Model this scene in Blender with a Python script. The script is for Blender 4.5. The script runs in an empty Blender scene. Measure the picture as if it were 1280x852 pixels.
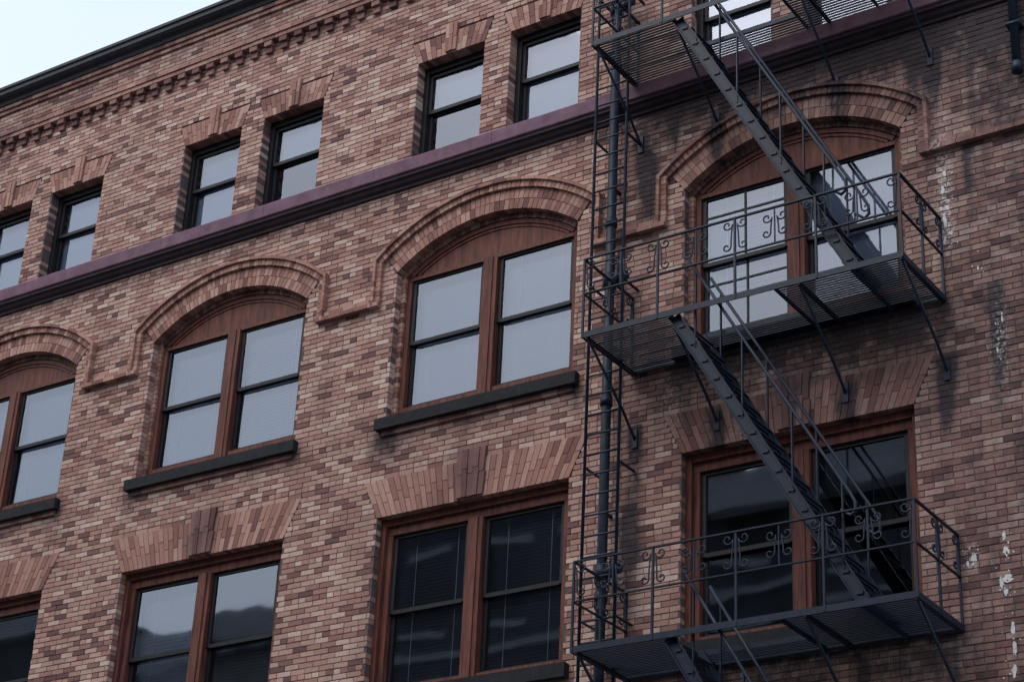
import bpy, math, random
from mathutils import Vector, Matrix
random.seed(7)
sc=bpy.context.scene
GZ=-11.98; S=4.233
XL,XR=-17.0,9.0
COLS=[i*S for i in range(-3,2)]            # window bay centres: -12.7 .. 4.23
# ------------------------------------------------------------------ helpers
class MB:
    def __init__(s): s.v=[];s.f=[]
    def add(s,vs,fs):
        b=len(s.v);s.v+=[tuple(p) for p in vs];s.f+=[tuple(b+i for i in q) for q in fs]
    def box(s,x0,x1,y0,y1,z0,z1):
        s.add([(x0,y0,z0),(x1,y0,z0),(x1,y1,z0),(x0,y1,z0),(x0,y0,z1),(x1,y0,z1),(x1,y1,z1),(x0,y1,z1)],
              [(0,1,5,4),(1,2,6,5),(2,3,7,6),(3,0,4,7),(4,5,6,7),(3,2,1,0)])
    def quad(s,a,b,c,d): s.add([a,b,c,d],[(0,1,2,3)])
    def prism(s,pts,y0,y1):  # polygon in xz (ccw seen from -y) extruded y0..y1
        n=len(pts)
        vs=[(x,y0,z) for x,z in pts]+[(x,y1,z) for x,z in pts]
        fs=[tuple(range(n)),tuple(range(2*n-1,n-1,-1))]+[((i+1)%n,i,i+n,(i+1)%n+n) for i in range(n)]
        s.add(vs,fs)
    def bar(s,a,b,w,h,up=(0,0,1)):
        a=Vector(a);b=Vector(b);d=(b-a).normalized();up=Vector(up)
        if abs(d.dot(up))>.98: up=Vector((0,1,0))
        sd=d.cross(up).normalized();u=sd.cross(d)
        sd*=w/2;u*=h/2
        s.add([a-sd-u,a+sd-u,a+sd+u,a-sd+u,b-sd-u,b+sd-u,b+sd+u,b-sd+u],
              [(3,2,1,0),(4,5,6,7),(0,1,5,4),(1,2,6,5),(2,3,7,6),(3,0,4,7)])
    def tube(s,pts,r,n=8):
        pts=[Vector(p) for p in pts];b=len(s.v);m=len(pts);prev=None
        for i,p in enumerate(pts):
            d=(pts[min(i+1,m-1)]-pts[max(i-1,0)]).normalized()
            if prev is None:
                a=Vector((0,0,1)) if abs(d.z)<.9 else Vector((1,0,0)); prev=(a-d*a.dot(d)).normalized()
            else: prev=(prev-d*prev.dot(d)).normalized()
            q=d.cross(prev)
            for k in range(n):
                t=2*math.pi*k/n;s.v.append(tuple(p+(prev*math.cos(t)+q*math.sin(t))*r))
        for i in range(m-1):
            for k in range(n):
                s.f.append((b+i*n+k,b+i*n+(k+1)%n,b+(i+1)*n+(k+1)%n,b+(i+1)*n+k))
        s.f.append(tuple(b+k for k in range(n))[::-1]);s.f.append(tuple(b+(m-1)*n+k for k in range(n)))
    def cyl(s,a,b,r,n=16): s.tube([a,b],r,n)
    def obj(s,name,mat,parent=None,smooth=False):
        me=bpy.data.meshes.new(name);me.from_pydata(s.v,[],s.f);me.update()
        o=bpy.data.objects.new(name,me);sc.collection.objects.link(o);me.materials.append(mat)
        if smooth:
            for p in me.polygons:p.use_smooth=True
        if parent:o.parent=parent
        return o
def empty(name):
    o=bpy.data.objects.new(name,None);sc.collection.objects.link(o);return o
def ss(a,b,x):
    t=max(0,min(1,(x-a)/(b-a)));return t*t*(3-2*t)
# ------------------------------------------------------------------ materials
def mat(name):
    m=bpy.data.materials.new(name);m.use_nodes=True;nt=m.node_tree
    return m,nt,nt.nodes['Principled BSDF'],nt.nodes['Material Output']
def nd(nt,t,**k):
    n=nt.nodes.new(t)
    for a,b in k.items(): setattr(n,a,b)
    return n
def coords(nt,scale=(1,1,1)):
    tc=nd(nt,'ShaderNodeTexCoord');mp=nd(nt,'ShaderNodeMapping');mp.inputs['Scale'].default_value=scale
    nt.links.new(tc.outputs['Object'],mp.inputs['Vector']);return mp.outputs['Vector']
def noise(nt,sc_,detail=4,rough=.6,scale=(1,1,1)):
    n=nd(nt,'ShaderNodeTexNoise');n.inputs['Scale'].default_value=sc_;n.inputs['Detail'].default_value=detail
    n.inputs['Roughness'].default_value=rough;nt.links.new(coords(nt,scale),n.inputs['Vector']);return n.outputs['Fac']
def ramp(nt,src,stops,interp='LINEAR'):
    r=nd(nt,'ShaderNodeValToRGB');r.color_ramp.interpolation=interp;e=r.color_ramp.elements
    while len(e)<len(stops): e.new(.5)
    for el,(p,c) in zip(e,stops): el.position=p;el.color=(c[0],c[1],c[2],1) if isinstance(c,tuple) else (c,c,c,1)
    nt.links.new(src,r.inputs[0]);return r.outputs[0]
def mix(nt,f,a,b,mode='MIX'):
    m=nd(nt,'ShaderNodeMix',data_type='RGBA',blend_type=mode)
    for s,v in ((0,f),(6,a),(7,b)):
        if hasattr(v,'is_linked'): nt.links.new(v,m.inputs[s])
        elif isinstance(v,tuple): m.inputs[s].default_value=(*v,1)
        else: m.inputs[s].default_value=v
    return m.outputs[2]
def mth(nt,op,a,b):
    m=nd(nt,'ShaderNodeMath',operation=op);
    for i,v in enumerate((a,b)):
        if hasattr(v,'is_linked'): nt.links.new(v,m.inputs[i])
        else: m.inputs[i].default_value=v
    return m.outputs[0]
def bump(nt,bs,h,st,dist=.004):
    b=nd(nt,'ShaderNodeBump');b.inputs['Strength'].default_value=st;b.inputs['Distance'].default_value=dist
    nt.links.new(h,b.inputs['Height']);nt.links.new(b.outputs[0],bs.inputs['Normal'])

def brick_mat(name,stops):
    m,nt,bs,out=mat(name)
    g=nd(nt,'ShaderNodeNewGeometry')
    base=ramp(nt,g.outputs['Random Per Island'],stops)
    big=noise(nt,.55,3,.6)
    base=mix(nt,ramp(nt,big,[(.38,0.0),(.7,.32)]),base,(.28,.14,.12),'MIX')
    fine=noise(nt,28,5,.7)
    base=mix(nt,.75,base,ramp(nt,fine,[(.25,.55),(.52,1.0),(.8,1.0)]),'MULTIPLY')
    med=noise(nt,6,4,.65)
    at=nd(nt,'ShaderNodeAttribute',attribute_name='dirt');sep=nd(nt,'ShaderNodeSeparateColor')
    nt.links.new(at.outputs['Color'],sep.inputs[0])
    streak=noise(nt,1,5,.65,(5,5,.9))
    patch=noise(nt,1.1,5,.7)
    d=mth(nt,'ADD',sep.outputs[0],mth(nt,'MULTIPLY',ramp(nt,patch,[(.54,0.0),(.74,1.0)]),.28))
    d=mth(nt,'MULTIPLY',d,ramp(nt,streak,[(.3,.40),(.65,1.0)]))
    d=mth(nt,'MULTIPLY',d,mth(nt,'MULTIPLY',ramp(nt,med,[(.25,.40),(.65,1.0)]),1.6))
    d=mth(nt,'MINIMUM',d,.93)
    base=mix(nt,d,base,(.034,.029,.038))
    w=noise(nt,22,5,.7)
    wf=mth(nt,'MULTIPLY',sep.outputs[1],ramp(nt,w,[(.5,0.0),(.56,1.0)]))
    base=mix(nt,wf,base,(.72,.72,.72))
    nt.links.new(base,bs.inputs['Base Color']);bs.inputs['Roughness'].default_value=.85
    bs.inputs['Specular IOR Level'].default_value=.25
    bump(nt,bs,fine,.6)
    return m
M_br=brick_mat('brick_wall',[(0,(.13,.066,.068)),(.08,(.22,.112,.102)),(.2,(.37,.20,.17)),(.5,(.475,.28,.235)),(.8,(.54,.35,.295)),(1,(.66,.49,.425))])
M_vs=brick_mat('brick_arch',[(0,(.16,.075,.07)),(.2,(.30,.15,.125)),(.6,(.43,.225,.185)),(1,(.53,.33,.275))])
M_dk=brick_mat('brick_dark',[(0,(.10,.045,.048)),(.5,(.20,.10,.095)),(1,(.33,.19,.165))])
def simple(name,c,rough=.6,var=.35,ns=8,bst=.2,c2=None,metal=0,scale=(1,1,1),spec=.4):
    m,nt,bs,out=mat(name)
    n=noise(nt,ns,5,.65,scale)
    c2=c2 or tuple(v*(1-var) for v in c)
    nt.links.new(ramp(nt,n,[(.3,c2),(.7,c)]),bs.inputs['Base Color'])
    bs.inputs['Roughness'].default_value=rough;bs.inputs['Metallic'].default_value=metal
    bs.inputs['Specular IOR Level'].default_value=spec
    bump(nt,bs,n,bst,.003);return m
M_mo=simple('mortar',(.165,.13,.138),.95,.5,20,spec=.1)
M_wood=simple('stained_wood',(.205,.070,.050),.6,.6,3,.25,c2=(.058,.022,.021),scale=(7,7,.8),spec=.2)
M_sash=simple('dark_sash_wood',(.020,.018,.024),.5,.4,10,spec=.25)
M_purple=simple('purple_painted_stone',(.205,.105,.160),.65,.5,5,.3,c2=(.105,.052,.082),spec=.2)
M_moul=simple('shade_toned_moulding',(.045,.030,.042),.75,.5,7,.3,spec=.2)  # belt's underside shadow put into the moulding's base colour
M_sill=simple('sooty_stone_sill',(.026,.027,.034),.8,.5,9,.4,spec=.2)
M_cop=simple('dark_metal_coping',(.028,.031,.044),.6,.5,4,spec=.3)
M_iron=simple('blue_black_painted_iron',(.011,.023,.053),.5,.5,14,.3,c2=(.006,.010,.023),spec=.32)
M_room=simple('room_interior',(.035,.040,.052),.9,.3,2,spec=.1)
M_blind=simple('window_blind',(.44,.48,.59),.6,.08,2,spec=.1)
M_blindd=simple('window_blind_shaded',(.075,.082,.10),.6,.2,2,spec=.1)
M_cord=simple('blind_tape',(.68,.71,.78),.7,.1,2,spec=.1)
M_conc=simple('concrete_pavement',(.30,.29,.28),.9,.2,3)
M_asph=simple('asphalt',(.05,.05,.052),.9,.3,12)
M_paint=simple('road_paint',(.7,.68,.6),.7,.2,9)
M_stone=simple('grey_stone',(.20,.19,.185),.85,.35,2)
M_slate=simple('dark_grey_stone',(.06,.065,.078),.85,.35,2)
M_pale=simple('pale_stone',(.36,.37,.39),.85,.25,2)
M_splash=simple('white_paint',(.75,.75,.76),.8,.3,30,.4)
def glass(name,k):
    m,nt,bs,out=mat(name);nt.nodes.remove(bs)
    tr=nd(nt,'ShaderNodeBsdfTransparent');tr.inputs[0].default_value=(.84,.88,.95,1)
    gl=nd(nt,'ShaderNodeBsdfGlossy');gl.inputs['Roughness'].default_value=.03;gl.inputs[0].default_value=(.80,.86,1,1)
    fr=nd(nt,'ShaderNodeFresnel');fr.inputs[0].default_value=1.5
    f=mth(nt,'ADD',fr.outputs[0],k)
    b=nd(nt,'ShaderNodeBump');b.inputs['Strength'].default_value=.14;b.inputs['Distance'].default_value=.02
    nt.links.new(noise(nt,1.3,1,.4),b.inputs['Height']);nt.links.new(b.outputs[0],gl.inputs['Normal'])
    mx=nd(nt,'ShaderNodeMixShader');nt.links.new(f,mx.inputs[0]);nt.links.new(tr.outputs[0],mx.inputs[1]);nt.links.new(gl.outputs[0],mx.inputs[2])
    nt.links.new(mx.outputs[0],out.inputs[0]);return m
M_gl=glass('window_glass',.11)
# ------------------------------------------------------------------ building
B=empty('brick_building')
AW,AZ0,ASP=1.37,-.10,2.10; ARC=2.195; ACZ=2.58-ARC; RO=2.48; TH=math.asin(AW/ARC)
LW,LZ0,LZ1,LZT=1.38,-3.62,-1.30,-.80
TZ0,TZ1,TZT=3.70,5.306,5.65
TW=.545;TC=.755
def excl(z):
    """intervals of the facade without plain wall bricks at height z"""
    r=[]
    for c in COLS:
        if AZ0<z<ASP: r.append((c-AW,c+AW))
        elif ASP<=z<ACZ+RO:
            dz=z-ACZ;w=min(math.sqrt(RO*RO-dz*dz),dz*math.tan(TH)+.0);r.append((c-w,c+w))
        for (z0,z1,zt,w0,w1) in ((LZ0,LZ1,LZT,LW,1.62),(LZ0-4.2+.02,-5.1,-4.6,LW,1.62)):
            if z0<z<z1: r.append((c-w0,c+w0))
            elif z1<=z<zt:
                w=w0+(w1-w0)*(z-z1)/(zt-z1);r.append((c-w,c+w))
        if TZ0<z<TZT:
            for k in(-TC,TC):
                w=TW if z<TZ1 else TW+.13*(z-TZ1)/(TZT-TZ1)
                r.append((c+k-w,c+k+w))
    return sorted(r)
def allowed(z):
    x=XL;o=[]
    for a,b in excl(z):
        if a>x:o.append((x,a,x>XL,True))
        x=max(x,b)
    o.append((x,XR,x>XL,False));return o
CH=.0705;BL=.218;J=.009
Wb=MB();Wm=MB()
def brick(mb,x0,x1,z0,z1,y,n,c=.003):
    vs=[];fs=[]
    xa=[x0+c+(x1-x0-2*c)*i/n for i in range(n+1)];xb=[x0+(x1-x0)*i/n for i in range(n+1)]
    for i in range(n+1):
        vs+=[(xa[i],y,z0+c),(xa[i],y,z1-c),(xb[i],y+c,z0),(xb[i],y+c,z1),(xb[i],.25,z0),(xb[i],.25,z1)]
    for i in range(n):
        a=i*6;b=a+6
        fs+=[(a,b,b+1,a+1),(a+2,b+2,b,a),(a+1,b+1,b+3,a+3),(a+4,b+4,b+2,a+2),(a+3,b+3,b+5,a+5)]
    e=n*6
    fs+=[(2,0,1,3),(4,2,3,5),(e,e+2,e+3,e+1),(e+2,e+4,e+5,e+3)]
    mb.add(vs,fs)
z=-5.60;row=0
while z<7.35:
    zm=z+CH/2;al=allowed(zm);off=(BL/2 if row%2 else 0)+random.uniform(-.012,.012)
    header=(row%7==6)
    L=BL/2 if header else BL
    for a,b,ca,cb in al:
        if b-a<.03: continue
        Wm.quad((a,.008,z),(b,.008,z),(b,.008,z+CH),(a,.008,z+CH))
        if ca: Wm.quad((a+.006,.008,z),(a+.006,.008,z+CH),(a+.006,.26,z+CH),(a+.006,.26,z))
        if cb: Wm.quad((b-.006,.26,z),(b-.006,.26,z+CH),(b-.006,.008,z+CH),(b-.006,.008,z))
        k=math.floor((a-XL-off)/L)
        x=XL+off+k*L
        while x<b:
            x0=max(a,x+J*random.uniform(.3,.6));x1=min(b,x+L-J*random.uniform(.3,.6))
            if a+.0<=x0 and x1-x0>.035:
                dy=random.uniform(-.003,.003);jz=random.uniform(-.0015,.0015)
                brick(Wb,x0,x1,z+J/2+jz,z+CH-J/2+jz,dy,(3 if x1-x0>.12 else 2) if x>1.5 else 1)
            x+=L
    z+=CH;row+=1
def G(x,z,cx,cz,sx,sz): return math.exp(-((x-cx)/sx)**2-((z-cz)/sz)**2)
def drip(x,z,cx,zt,ln,w=.09):
    if z>zt+.1: return 0
    return math.exp(-((x-cx)/w)**2)*max(0,1-(zt-z)/ln)
def dirt(x,z):
    d=.03+.32*ss(1.6,5.0,x)
    d+=.25*ss(5.6,7.0,x)
    d+=.6*ss(2.5,3.35,z)*ss(3.5,3.36,z)*ss(1.0,3.5,x)
    d+=.34*ss(2.95,3.35,z)*ss(3.5,3.36,z)
    d+=.5*ss(6.0,6.9,x)*ss(1.2,3.0,z)
    d+=.3*ss(6.3,7.3,z)
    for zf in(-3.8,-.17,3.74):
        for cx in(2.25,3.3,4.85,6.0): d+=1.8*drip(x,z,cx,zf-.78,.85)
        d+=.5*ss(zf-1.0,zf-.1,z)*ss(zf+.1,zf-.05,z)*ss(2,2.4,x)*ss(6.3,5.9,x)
    d+=1.9*G(x,z,2.36,2.35,.11,.55)+1.9*G(x,z,2.2,-2.2,.12,.5)+1.6*drip(x,z,5.78,3.3,1.3,.08)
    d+=1.2*drip(x,z,6.55,-.2,1.6,.06)+1.0*drip(x,z,2.7,3.3,1.1,.08)+.9*drip(x,z,6.35,1.6,1.2,.05)
    d+=.8*G(x,z,-1.3,-.35,.25,.2)
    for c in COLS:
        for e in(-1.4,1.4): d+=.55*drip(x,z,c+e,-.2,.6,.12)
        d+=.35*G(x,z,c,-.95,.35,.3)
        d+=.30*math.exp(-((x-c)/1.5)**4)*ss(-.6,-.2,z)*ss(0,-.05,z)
    return min(d,1.5)
def white(x,z):
    w=0
    for cx,cz,sx,sz,a in((6.08,1.25,.07,.6,.8),(6.05,.75,.07,.3,.8),(6.15,-3.1,.06,.12,1),(3.6,-1.3,.1,.3,.4),(6.6,-.8,.08,.5,.45),(2.7,-.7,.12,.3,.5)):
        w+=a*G(x,z,cx,cz,sx,sz)
    return min(w,1)
def paint(o):
    me=o.data;at=me.color_attributes.new('dirt','FLOAT_COLOR','POINT')
    buf=[]
    for v in me.vertices: buf+=[dirt(v.co.x,v.co.z),white(v.co.x,v.co.z),0,1]
    at.data.foreach_set('color',buf)
paint(Wb.obj('wall_bricks',M_br,B))
Wm.obj('mortar_joints',M_mo,B)
# paint splashes on the wall
sp=MB();rs=random.Random(3)
def splash(cx,cz,rx,rz):
    n=13;sp.prism([(cx+rx*rs.uniform(.45,1.15)*math.cos(2*math.pi*i/n),cz+rz*rs.uniform(.45,1.15)*math.sin(2*math.pi*i/n)) for i in range(n)],-.0065,.0)
for cx,cz,rx,rz in((6.49,-2.92,.022,.06),(6.50,-3.08,.035,.07),(6.49,-3.36,.07,.045),(6.43,-3.40,.02,.07),(6.47,-3.50,.03,.05),(6.52,-3.88,.03,.08),(6.52,-4.07,.025,.09),(6.50,-4.30,.03,.07),
    (6.09,1.35,.03,.05),(6.06,1.15,.02,.07),(6.10,.92,.035,.05),(6.07,.75,.025,.09),(6.12,.60,.03,.03),(6.05,.52,.02,.05),(6.17,-3.10,.035,.05),(6.10,-3.15,.02,.03),(6.62,-.55,.012,.05),(6.55,-.9,.012,.04),(6.4,.1,.012,.03)):
    splash(cx,cz,rx,rz)
    for _ in range(4): splash(cx+rs.gauss(0,.05),cz+rs.gauss(0,.09),rs.uniform(.004,.012),rs.uniform(.005,.016))
sp.obj('paint_splashes',M_splash,B)
# arches, lintels
V=MB();D=MB();K=MB();Mo=MB()
def ringbricks(mb,cx,cz,r0,r1,th,w,y0,y1,gap=.008):
    n=max(1,round(2*th*(r0+r1)/2/w));st=2*th/n
    for i in range(n):
        a0=-th+i*st+gap/(r0+r1);a1=-th+(i+1)*st-gap/(r0+r1);dy=random.uniform(-.002,.002)
        P=[(cx+r*math.sin(a),cz+r*math.cos(a)) for r,a in((r0,a0),(r0,a1),(r1,a1),(r1,a0))]
        mb.prism(P,y0+dy,y1)
def arcstrip(mb,cx,cz,r0,r1,t0,t1,y0,y1,n=40):
    for i in range(n):
        a=t0+(t1-t0)*i/n;b=t0+(t1-t0)*(i+1)/n
        mb.prism([(cx+r*math.sin(q),cz+r*math.cos(q)) for r,q in((r0,a),(r0,b),(r1,b),(r1,a))],y0,y1)
def jack(mb,km,cx,z0,z1,w0,w1,kw,kz,n,y=-.005):
    for i in range(n):
        for part in range(2):
            t0=-1+2*i/n;t1=-1+2*(i+1)/n
            s=.5+(.12 if i%2 else -.12)
            za,zb=((z0,z0+(z1-z0)*s) if part==0 else (z0+(z1-z0)*s,z1))
            if part==0: zb-=.008
            def X(t,zz): return cx+t*(w0+(w1-w0)*(zz-z0)/(z1-z0))
            g=.004;yy=y+random.uniform(-.002,.002)
            mb.prism([(X(t0,za)+g,za),(X(t1,za)-g,za),(X(t1,zb)-g,zb),(X(t0,zb)+g,zb)],yy,.24)
    Mo.prism([(cx-w0,z0+.006),(cx+w0,z0+.006),(cx+w1,z1),(cx-w1,z1)],.006,.235)
    m=5 if kw>.15 else 3
    for i in range(m):
        a=-kw+2*kw*i/m;b=-kw+2*kw*(i+1)/m
        for za,zb in ((z0-.0+.02,z0+(kz-z0)*(.5+.1*(i%2))-.008),(z0+(kz-z0)*(.5+.1*(i%2)),kz)):
            km.prism([(cx+a*.88+.003,za),(cx+b*.88-.003,za),(cx+b+0-.003,zb),(cx+a+.003,zb)],y-.03-.008*(i%2),.05)
for c in COLS:
    ringbricks(V,c,ACZ,ARC,ARC+.135,TH,.075,-.006,.245)
    ringbricks(V,c,ACZ,ARC+.143,RO-.004,TH,.075,-.006,.12)
    arcstrip(Mo,c,ACZ,ARC+.006,RO+.02,-TH,TH,.004,.24)
    ringbricks(D,c,ACZ,ARC-.07,ARC+.05,TH-.005,.075,.11,.25)
    zz=AZ0+.1
    while zz<ASP+.02:
        for sgn in(-1,1):
            a,b=sorted((c+sgn*1.305,c+sgn*1.45));V.box(a,b,.105,.25,zz+.004,zz+CH-.005)
        zz+=CH
    for sgn in(-1,1):
        a,b=sorted((c+sgn*1.311,c+sgn*1.44));Mo.box(a,b,.112,.245,0,ASP+.02)
    th=math.asin(1.66/2.545)
    ringbricks(V,c,ACZ,RO,RO+.085,th,.07,-.05,.02)
    ringbricks(K,c,ACZ,RO+.087,RO+.13,th+.01,.215,-.085,.02,.006)
    for sgn in(-1,1):
        zz=1.66
        while zz<2.30:
            a,b=sorted((c+sgn*1.60,c+sgn*1.675));V.box(a,b,-.05,.02,zz,min(zz+.063,2.33))
            a,b=sorted((c+sgn*1.678,c+sgn*1.72));K.box(a,b,-.084,.02,zz,min(zz+.066,2.37));zz+=.0705
    jack(V,D,c,LZ1,LZT,LW,1.62,.215,-.67,36)
    jack(V,D,c,-5.1,-4.6,LW,1.62,.215,-4.47,36)
    for k in(-TC,TC): jack(V,V,c+k,TZ1,TZT,TW,TW+.125,.10,5.77,14)
ed=[XL]+sum([[c-1.60,c+1.60] for c in COLS],[])+[XR]
for i in range(0,len(ed),2):
    a,b=ed[i],ed[i+1]
    x=a
    while x<b-.02:
        x1=min(x+.218,b);V.box(x+.004,x1-.004,-.05+random.uniform(-.002,.002),.02,1.715,1.775)
        K.box(x+.003,x1-.003,-.083,.02,1.645,1.70);x=x1
x=XL
while x<XR-.2:
    D.box(x,x+.135,-.09,.02,6.52,6.60);D.box(x+.01,x+.125,-.05,.02,6.42,6.515);x+=.28
x=XL
while x<XR-.1:
    x1=min(x+.218,XR)
    for zz,yy in((6.605,-.10),(6.676,-.12)): V.box(x+.004+(0 if yy>-.11 else .1),x1-.004+(0 if yy>-.11 else .1),yy+random.uniform(-.002,.002),.02,zz,zz+.063)
    V.box(x+.004,x1-.004,-.03,.02,7.18,7.245)
    V.box(x+.104,x1+.096,-.06,.02,7.25,7.315)
    x=x1
paint(V.obj('arch_and_string_bricks',M_vs,B));paint(D.obj('keystone_and_corbel_bricks',M_dk,B))
paint(K.obj('hood_mould_fillet',M_vs,B));Mo.obj('arch_mortar',M_mo,B)
C_=MB()
prof=[(0.0,7.32),(-.08,7.32),(-.10,7.37),(-.16,7.40),(-.20,7.44),(-.20,7.51),(-.225,7.52),(-.225,7.57),(0.4,7.60)]
def extr(mb,prof,x0,x1):
    n=len(prof);vs=[(x0,y,z) for y,z in prof]+[(x1,y,z) for y,z in prof]
    mb.add(vs,[(i+1,i,i+n,i+1+n) for i in range(n-1)]+[tuple(range(n)),tuple(range(2*n-1,n-1,-1))])
x=XL-.2
while x<XR: extr(C_,prof,x,min(x+2.4,XR+.2)-.006);x+=2.4
C_.obj('roof_coping',M_cop,B)
P_=MB();x=XL
while x<XR:
    extr(P_,[(.02,3.50),(-.13,3.505),(-.145,3.52),(-.145,3.70),(-.13,3.72),(.0,3.765),(.02,3.77)],x,min(x+1.9,XR)-.005);x+=1.9
P_.obj('belt_course',M_purple,B)
Q=MB();extr(Q,[(.02,3.33),(-.03,3.335),(-.035,3.37),(-.07,3.40),(-.09,3.44),(-.12,3.46),(-.12,3.499),(.02,3.499)],XL,XR);Q.obj('belt_moulding',M_moul,B)
# ------------------------------------------------------------------ windows
wood=MB();sash=MB();gl=MB();bl=MB();bd=MB();sill=MB();room=MB();shade=MB();cord=MB()
def rooms(x0,x1,z0,z1):
    y0,y1=.27,1.9
    x0-=.3;x1+=.3;z0-=.2;z1+=.3
    room.quad((x0,y1,z0),(x1,y1,z0),(x1,y1,z1),(x0,y1,z1))
    room.quad((x0,y0,z0),(x0,y1,z0),(x0,y1,z1),(x0,y0,z1));room.quad((x1,y0,z0),(x1,y1,z0),(x1,y1,z1),(x1,y0,z1))
    room.quad((x0,y0,z0),(x1,y0,z0),(x1,y1,z0),(x0,y1,z0));room.quad((x0,y0,z1),(x1,y0,z1),(x1,y1,z1),(x0,y1,z1))
def dsash(x0,x1,z0,z1,zm,y,t=.055,munt=False):
    """double hung: glass bounds x0..x1,z0..z1; meeting rail zm"""
    for (a,b,yy) in((z0,zm-.02,y+.045),(zm+.02,z1,y)):
        sash.box(x0-t,x0,yy-.02,yy+.02,a-.04,b+.035);sash.box(x1,x1+t,yy-.02,yy+.02,a-.04,b+.035)
        sash.box(x0,x1,yy-.022,yy+.02,a-.05,a);sash.box(x0,x1,yy-.022,yy+.02,b,b+.04)
        # every pane is hung with a slightly different tilt
        t1=random.uniform(-.004,.004);t2=random.uniform(-.004,.004)
        gl.quad((x0,yy+t1,a),(x1,yy-t1,a),(x1,yy-t1+t2,b),(x0,yy+t1+t2,b))
    if munt:
        xm=(x0+x1)/2
        for (a,b,yy) in((z0,zm-.02,y+.045),(zm+.02,z1,y)):
            sash.box(xm-.011,xm+.011,yy-.012,yy+.012,a,b)
            sash.box(x0,x1,yy-.011,yy+.011,b-.25,b-.228)
def blinds(mb,x0,x1,z0,z1,y,sp=.05,tilt=.004,tape=True):
    z=z1
    while z>z0:
        mb.quad((x0,y-tilt*.5,z-sp*.5),(x1,y-tilt*.5,z-sp*.5),(x1,y+tilt*.5,z+sp*.5),(x0,y+tilt*.5,z+sp*.5));z-=sp
    if tape:
        for k in(.22,.78): cord.box(x0+(x1-x0)*k-.006,x0+(x1-x0)*k+.006,y-.012,y-.010,z0,z1)
def arcz(x,r=ARC-.07): return ACZ+math.sqrt(r*r-x*x)
for ci,c in enumerate(COLS):
    gy=.2;z0,z1,zm=.253,1.97,1.11
    for (a,b) in((-1.175,-.165),(.165,1.175)): dsash(c+a,c+b,z0,z1,zm,gy,munt=(ci==4 and a<0))
    wood.box(c-.105,c+.105,.13,.26,.10,2.02)
    wood.box(c-.045,c+.045,.115,.14,.10,2.02)
    for s in(-1,1):
        a,b=sorted((c+s*1.232,c+s*1.31));wood.box(a,b,.15,.27,.05,2.16)
    wood.box(c-1.31,c+1.31,.155,.27,.07,.20)
    n=24;xs=[-1.31+2.62*i/n for i in range(n+1)]
    for i in range(n):
        a,b=xs[i],xs[i+1]
        wood.prism([(c+a,2.012),(c+b,2.012),(c+b,arcz(b)+.03),(c+a,arcz(a)+.03)],.165,.27)
    wood.box(c-1.24,c+1.24,.145,.2,2.0,2.05)
    tt=math.asin(1.25/(ARC-.07));arcstrip(wood,c,ACZ,ARC-.135,ARC-.075,-tt,tt,.135,.2)
    arcstrip(wood,c,ACZ,ARC-.175,ARC-.137,-tt+.03,tt-.03,.152,.2)
    sill.box(c-1.47,c+1.47,-.10,.2,-.15,0.0);sill.box(c-1.38,c+1.38,.10,.27,0.0,.06)
    wood.box(c-1.31,c+1.31,.14,.27,.062,.10)
    for j,(a,b) in enumerate(((-1.21,-.12),(.12,1.21))): blinds(bl,c+a,c+b,.2 if not(ci==4 and j==0) else .75,2.02,.32,tilt=.0012+.0012*((ci*2+j)%3))
    rooms(c-1.3,c+1.3,0,2.3)
    for zo in(0,-4.2):
        g0,g1,gm=-3.36,-1.54,-2.47
        if zo<0: g0,g1,gm=-7.1,-5.36,-6.2
        for (a,b) in((-1.175,-.165),(.165,1.175)): dsash(c+a,c+b,g0,g1,gm,gy+.01)
        zt=LZ1 if zo==0 else -5.1
        wood.box(c-.105,c+.105,.13,.26,g0-.12,g1+.05);wood.box(c-.045,c+.045,.115,.14,g0-.12,g1+.05)
        for s in(-1,1):
            a,b=sorted((c+s*1.232,c+s*1.38));wood.box(a,b,.155,.27,g0-.15,zt)
        for s in(-1,1):
            a,b=sorted((c+s*1.31,c+s*1.385));wood.box(a,b,.10,.2,g0-.15,zt-.005)
        wood.box(c-1.31,c+1.31,.15,.27,g1+.042,zt);wood.box(c-1.30,c+1.30,.105,.155,zt-.09,zt-.004)
        wood.box(c-1.31,c+1.31,.15,.27,g0-.17,g0-.045)
        sill.box(c-1.47,c+1.47,-.10,.2,g0-.33,g0-.17)
        rooms(c-1.3,c+1.3,g0-.2,zt)
        if zo==0:
            for j,(a,b) in enumerate(((-1.21,-.12),(.12,1.21))):
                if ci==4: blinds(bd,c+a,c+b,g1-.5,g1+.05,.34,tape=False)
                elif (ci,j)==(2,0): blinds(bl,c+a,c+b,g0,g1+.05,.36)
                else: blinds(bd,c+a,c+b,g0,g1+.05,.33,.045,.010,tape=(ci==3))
    for k in(-TC,TC):
        x0,x1=c+k-TW,c+k+TW
        sash.box(x0,x0+.075,.16,.30,3.70,TZ1);sash.box(x1-.075,x1,.16,.30,3.70,TZ1)
        sash.box(x0+.075,x1-.075,.16,.30,TZ1-.10,TZ1);sash.box(x0+.075,x1-.075,.16,.30,3.70,3.86)
        dsash(x0+.12,x1-.12,3.93,TZ1-.16,4.60,.215,.045)
        sill.box(x0-.0,x1+.0,0,.2,3.77,3.80)
        zb=3.95 if (ci+int(k>0))%3 else 4.7
        shade.quad((x0+.1,.31,zb-.1),(x1-.1,.31,zb-.1),(x1-.1,.31,TZ1),(x0+.1,.31,TZ1))
        rooms(x0,x1,3.8,TZ1)
wood.obj('window_frames',M_wood,B);sash.obj('window_sashes',M_sash,B);gl.obj('window_panes',M_gl,B)
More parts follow.
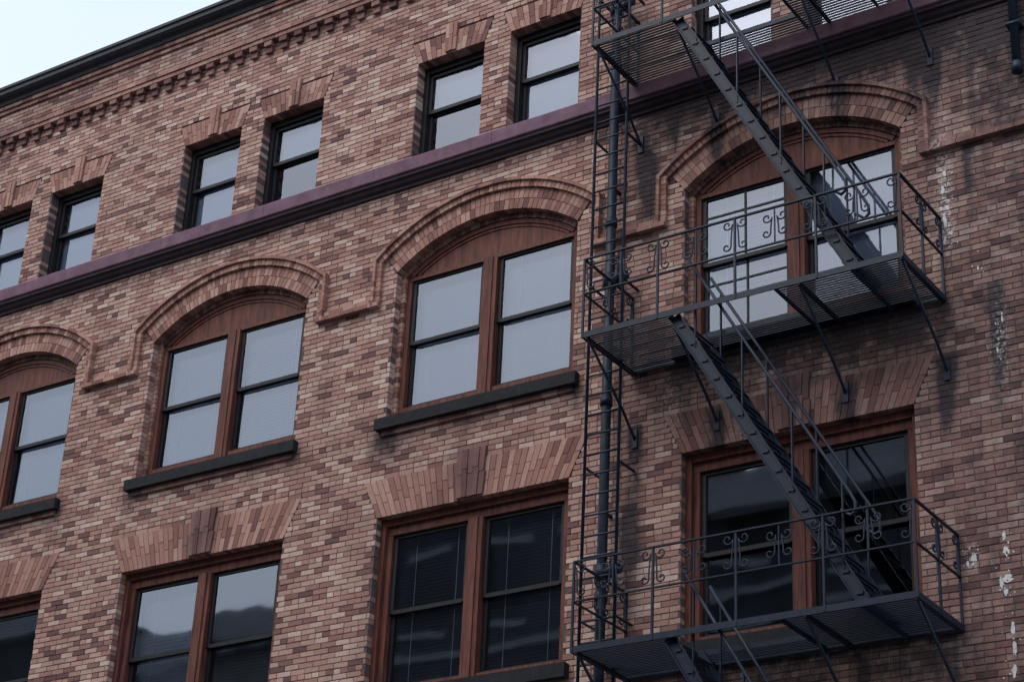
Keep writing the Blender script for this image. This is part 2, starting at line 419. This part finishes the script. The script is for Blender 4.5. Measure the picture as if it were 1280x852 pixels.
bl.obj('venetian_blinds',M_blind,B);bd.obj('dark_venetian_blinds',M_blindd,B);sill.obj('window_sills',M_sill,B)
room.obj('room_interiors',M_room,B);shade.obj('roller_shades',M_blind,B);cord.obj('blind_tapes',M_cord,B)
ssb=MB()
for c in COLS:
    x=c-1.40
    while x<c+1.39: ssb.box(x+.004,x+.214,-.035,.02,-.22,-.156);x+=.2155
paint(ssb.obj('sub_sill_bricks',M_vs,B))
bd_=MB()
bd_.quad((XL,.28,7.3),(XR,.28,7.3),(XR,16,7.3),(XL,16,7.3))
bd_.quad((XL,.0,GZ),(XL,16,GZ),(XL,16,7.6),(XL,.0,7.6));bd_.quad((XR,.0,GZ),(XR,16,GZ),(XR,16,7.6),(XR,.0,7.6));bd_.quad((XL,16,GZ),(XR,16,GZ),(XR,16,7.6),(XL,16,7.6))
bd_.obj('building_body',M_stone,B)
gs=MB();gs.box(XL,XR,-.06,.4,-7.9,-7.45)
pxs=[XL]+[c-2.1 for c in COLS]+[COLS[-1]+2.1,XR-.6]
for x in pxs: gs.box(x,x+.6,-.04,.4,GZ,-7.9)
gs.box(XL,XR,.05,.4,GZ+.0,GZ+.6);gs.obj('storefront_stone',M_stone,B)
lw=MB()
e=[XL]+sum([[c-LW,c+LW] for c in COLS],[])+[XR]
for i in range(0,len(e),2): lw.box(e[i],e[i+1],.0,.3,-7.45,-5.601)
lw.obj('lower_wall',M_dk,B)
sf=MB();sf.quad((XL,.2,GZ+.6),(XR,.2,GZ+.6),(XR,.2,-7.9),(XL,.2,-7.9));sf.obj('storefront_glass',simple('dark_shop_glass',(.02,.022,.025),.08,.1),B)
# ------------------------------------------------------------------ fire escape
F=empty('fire_escape');I=MB();T=MB()
X0,X1,YD=2.2,6.02,-1.10
def scroll(mb,o,d,s,zc,h):
    """S-scroll in the plane through o spanned by d (horizontal) and z; s=+-1 mirror"""
    pts=[];r=.062
    def at(a,b): return (o[0]+d[0]*a*s,o[1]+d[1]*a*s,zc+b)
    for i in range(17):
        t=i/16;an=math.pi*2.2*(1-t)+math.pi;rr=r*(.25+.75*t);pts.append(at(.09+rr*math.cos(an),h/2-r+rr*math.sin(an)))
    for i in range(1,8):
        t=i/8;pts.append(at(.028+.02*math.sin(t*math.pi*.5),(h/2-r)*(1-t)+(-h/2+r*.8)*t))
    for i in range(15):
        t=i/14;an=math.pi+math.pi*1.9*t;rr=r*.85*(1-.7*t);pts.append(at(.10+rr*math.cos(an)*1.0,-h/2+r*.8+rr*math.sin(an)))
    mb.tube(pts,.0095,6)
def balcony(zf,hole=True):
    for yy in(-.03,YD): I.bar((X0,yy,zf),(X1,yy,zf),.012,.07)
    I.bar((X0,YD+.03,zf+.03),(X1,YD+.03,zf+.03),.06,.01);
    for xx in(X0,X1): I.bar((xx,0,zf-.002),(xx,YD,zf-.002),.012,.07)
    for xx in(3.3,4.57,4.85,5.45):
        I.bar((xx,0,zf-.014),(xx,YD,zf-.014),.012,.05)
    y=-.07
    while y>YD+.03:
        segs=[(X0,X1)]
        if hole and -1.06<y<-.42: segs=[(X0,3.3),(4.57,X1)]
        for a,b in segs: I.bar((a,y,zf+.016),(b,y,zf+.016),.026,.008)
        y-=.047
    if hole: I.bar((3.3,-.42,zf),(4.57,-.42,zf),.012,.06)
    zr=zf+.96;zmid=zf+.52
    rects=[((X0,-.02),(X0,YD)),((X0,YD),(X1,YD)),((X1,YD),(X1,-.02))]
    for a,b in rects:
        I.bar((a[0],a[1],zr),(b[0],b[1],zr),.034,.016);I.bar((a[0],a[1],zmid),(b[0],b[1],zmid),.028,.014)
    posts=[(X0+(X1-X0)*i/8,YD) for i in range(9)]+[(X0,-.55),(X1,-.55),(X1,-.03),(X0,-.03)]
    for i,(px,py) in enumerate(posts):
        half=i<9 and i%2==1
        if half: I.bar((px,py,zmid),(px,py,zr),.014,.014)
        else: I.bar((px,py,zf-.03),(px,py,zr),.024,.024)
        al_y=abs(py-YD)>.01
        d=(0,1,0) if al_y else (1,0,0)
        for s in(-1,1):
            if (px,s) in((X0,-1),(X1,1)) and not al_y: continue
            if abs(py+.03)<.01 and s==1: continue
            scroll(T,(px,py),d,s,(zr+zmid)/2+.02,.30 if half else .38)
    for xx in(2.25,3.3,4.85,6.0):
        T.tube([(xx,YD+.04,zf-.03),(xx,-.25,zf-.62),(xx,-.05,zf-.80),(xx,.0,zf-.86)],.017,8)
        I.bar((xx,-.012,zf-.72),(xx,-.012,zf-.95),.07,.02,up=(0,1,0))
        I.bar((xx,0.0,zf-.035),(xx,YD,zf-.035),.03,.03)
def stair(zlow,ztop):
    A=Vector((3.34,0,ztop-.02));Bv=Vector((5.46,0,zlow+.03))
    d=(Bv-A).normalized();nrm=Vector((-d.z,0,d.x))
    if nrm.z<0:nrm=-nrm
    for yy in(-1.03,-.46):
        a=A+Vector((0,yy,0));b=Bv+Vector((0,yy,0))
        I.bar(a,b,.012,.125,up=nrm)
        o=Vector((0,-.022 if yy<-.7 else .022,0))
        for s in(-1,1): I.bar(a+o+nrm*.062*s,b+o+nrm*.062*s,.044,.010,up=nrm)
        p=[A+d*t+Vector((0,yy,.93)) for t in(.25,1.4,2.6,(Bv-A).length-.25)]
        e=p[-1]
        p+= [e+Vector((.05,0,-.10)),e+Vector((.055,0,-.20)),e+Vector((.0,0,-.24)),e+Vector((-.10,0,-.16))]
        T.tube(p,.018,8)
        for t in(.5,1.6,2.7,3.75):
            q=A+d*t+Vector((0,yy,0));I.bar(q,q+Vector((0,0,.93)),.014,.03)
    n=15
    for i in range(n):
        q=A+(Bv-A)*((i+.6)/n)
        for k in(-.075,-.025,.025,.075): I.bar((q.x+k,-1.02,q.z),(q.x+k,-.47,q.z),.03,.012)
        I.bar((q.x-.03,-1.042,q.z),(q.x+.04,-1.042,q.z),.016,.025)
ZF=[-7.45,-3.80,-.17,3.74]
for i,zf in enumerate(ZF): balcony(zf,True)
for a,b in zip(ZF[:-1],ZF[1:]): stair(a,b)
for xx in(1.81,2.25):
    T.tube([(xx,-.35,-6.5),(xx,-.35,7.9),(xx,-.32,8.3),(xx,-.15,8.5),(xx,.2,8.5),(xx,.35,8.3),(xx,.4,7.7)],.019,8)
    for zz in(-5.6,-3.2,-1.4,.9,2.9,5.0,7.0): I.bar((xx,0,zz),(xx,-.35,zz),.035,.012)
zz=-6.4
while zz<8.2: T.tube([(1.81,-.35,zz),(2.25,-.35,zz)],.013,6);zz+=.245
I.obj('platforms_rails_and_stairs',M_iron,F);T.obj('ladder_scrolls_and_handrails',M_iron,F,True)
SP=empty('standpipe');s=MB()
s.cyl((1.96,-.17,-11.0),(1.96,-.17,7.9),.058,16)
zz=-10
while zz<7.5:
    s.cyl((1.96,-.17,zz),(1.96,-.17,zz+.11),.074,16);zz+=2.35
for zz in(-9,-6.0,-4.6,-1.9,.2,2.3,4.4,6.5):
    s.bar((1.96,0,zz),(1.96,-.22,zz),.04,.03)
for zf in ZF[1:]:
    zc=zf+1.18
    s.cyl((1.96,-.17,zc-.09),(1.96,-.17,zc+.09),.085)
    s.cyl((1.96,-.17,zc),(2.16,-.22,zc),.045);s.cyl((2.09,-.20,zc-.065),(2.09,-.20,zc+.065),.055)
    s.cyl((2.14,-.215,zc),(2.22,-.235,zc),.06)
    s.cyl((2.09,-.20,zc+.06),(2.09,-.20,zc+.17),.012,8)
    s.tube([(2.09+.06*math.cos(t*math.pi/8),-.20+.06*math.sin(t*math.pi/8),zc+.16) for t in range(17)],.009,6)
s.obj('pipe_and_hose_valves',M_iron,SP,True)
DS=empty('downspout');s=MB();s.cyl((7.02,-.10,2.35),(7.02,-.10,7.2),.05);s.cyl((7.02,-.10,2.3),(7.02,-.10,2.42),.062)
for zz in(2.9,4.6,6.3): s.box(6.94,7.10,-.16,.01,zz,zz+.03)
s.obj('pipe',M_iron,DS,True)
# ------------------------------------------------------------------ street
g=MB();g.quad((-400,-400,GZ-.15),(400,-400,GZ-.15),(400,400,GZ-.15),(-400,400,GZ-.15));g.obj('ground',M_asph)
r=MB();r.quad((-200,-20.5,GZ-.146),(200,-20.5,GZ-.146),(200,-4,GZ-.146),(-200,-4,GZ-.146));r.obj('road',M_asph)
r=MB()
for i in range(-20,20): r.quad((i*6,-12.32,GZ-.142),(i*6+3,-12.32,GZ-.142),(i*6+3,-12.2,GZ-.142),(i*6,-12.2,GZ-.142))
r.obj('lane_markings',M_paint)
p=MB();p.box(-200,200,-4.0,0,GZ-.3,GZ);p.obj('pavement',M_conc)
p=MB();p.box(-200,200,-24.5,-20.5,GZ-.3,GZ);p.obj('pavement',M_conc)
def opp(name,x0,x1,zt,m,dep=12,gable=False):
    E=empty(name);w=MB();d=MB();tr=MB()
    w.box(x0,x1,-24.5-dep,-24.5,GZ,zt)
    tr.box(x0-.2,x1+.2,-24.6,-24.0,zt-.7,zt+.2);
    z=GZ+4.5
    while z<zt-2.4:
        x=x0+1
        while x<x1-1.6:
            d.box(x,x+1.3,-24.52,-24.49,z,z+2.0);tr.box(x-.1,x+1.4,-24.5,-24.4,z-.2,z-.02);tr.box(x-.1,x+1.4,-24.5,-24.42,z+2.02,z+2.25);x+=2.6
        tr.box(x0,x1,-24.5,-24.38,z-.9,z-.7);z+=3.8
    if gable:   # ornate stepped gable with finial
        cx=(x0+x1)/2
        for k,(hw,h) in enumerate(((2.0,1.0),(1.5,.9),(.9,.9),(.35,.8))):
            zz=zt+.2+sum(q for _,q in ((2.0,1.0),(1.5,.9),(.9,.9),(.35,.8))[:k]);tr.box(cx-hw,cx+hw,-24.6,-24.1,zz,zz+h)
    w.obj('walls',m,E);d.obj('windows',M_sash,E);tr.obj('trim',M_pale,E)
opp('office_building',-24,-11.5,12.5,M_slate)
opp('office_building',-11.0,-3,10.2,M_slate,gable=True)
opp('office_building',-2.5,16,13,M_slate)
opp('office_building',-32,-24.5,8.6,M_stone)
opp('office_building',-52,-32.5,10.5,M_slate)
# ------------------------------------------------------------------ camera
yw,pt,rl=-.610,.466,.052
Fv=Vector((math.sin(yw)*math.cos(pt),math.cos(yw)*math.cos(pt),math.sin(pt)))
Rv=Vector((math.cos(yw),-math.sin(yw),0));Uv=Rv.cross(Fv)
R2=Rv*math.cos(rl)+Uv*math.sin(rl);U2=-Rv*math.sin(rl)+Uv*math.cos(rl)
cd=bpy.data.cameras.new('camera');cd.sensor_width=36;cd.lens=2535.77/1280*36;cd.clip_end=2000
co=bpy.data.objects.new('camera',cd);sc.collection.objects.link(co)
M=Matrix((R2,U2,-Fv)).transposed().to_4x4();M.translation=Vector((13.065,-18,-10.382));co.matrix_world=M
sc.camera=co
# ------------------------------------------------------------------ light
EL,AZ=math.radians(52),math.radians(205)   # sun direction (azimuth clockwise from +y)
w=bpy.data.worlds.new('World');sc.world=w;w.use_nodes=True;nt=w.node_tree;bg=nt.nodes['Background']
sk=nt.nodes.new('ShaderNodeTexSky');sk.sky_type='NISHITA';sk.sun_disc=False;sk.sun_elevation=EL;sk.sun_rotation=AZ
sk.dust_density=3;sk.air_density=1.2
hs=nt.nodes.new('ShaderNodeHueSaturation');hs.inputs['Saturation'].default_value=.5;hs.inputs['Value'].default_value=.9
nt.links.new(sk.outputs[0],hs.inputs['Color'])
ad=mix(nt,1.0,hs.outputs[0],(3.35,3.95,4.4),'ADD')   # overcast cloud layer
nt.links.new(ad,bg.inputs[0]);bg.inputs[1].default_value=.15
sd=bpy.data.lights.new('sun','SUN');sd.energy=.65;sd.angle=math.radians(35);sd.color=(1,.96,.92)
so=bpy.data.objects.new('sun',sd);sc.collection.objects.link(so)
dv=Vector((math.sin(AZ)*math.cos(EL),math.cos(AZ)*math.cos(EL),math.sin(EL)))
so.rotation_euler=dv.to_track_quat('Z','Y').to_euler()
sc.view_settings.view_transform='Standard';sc.view_settings.look='None';sc.view_settings.exposure=0
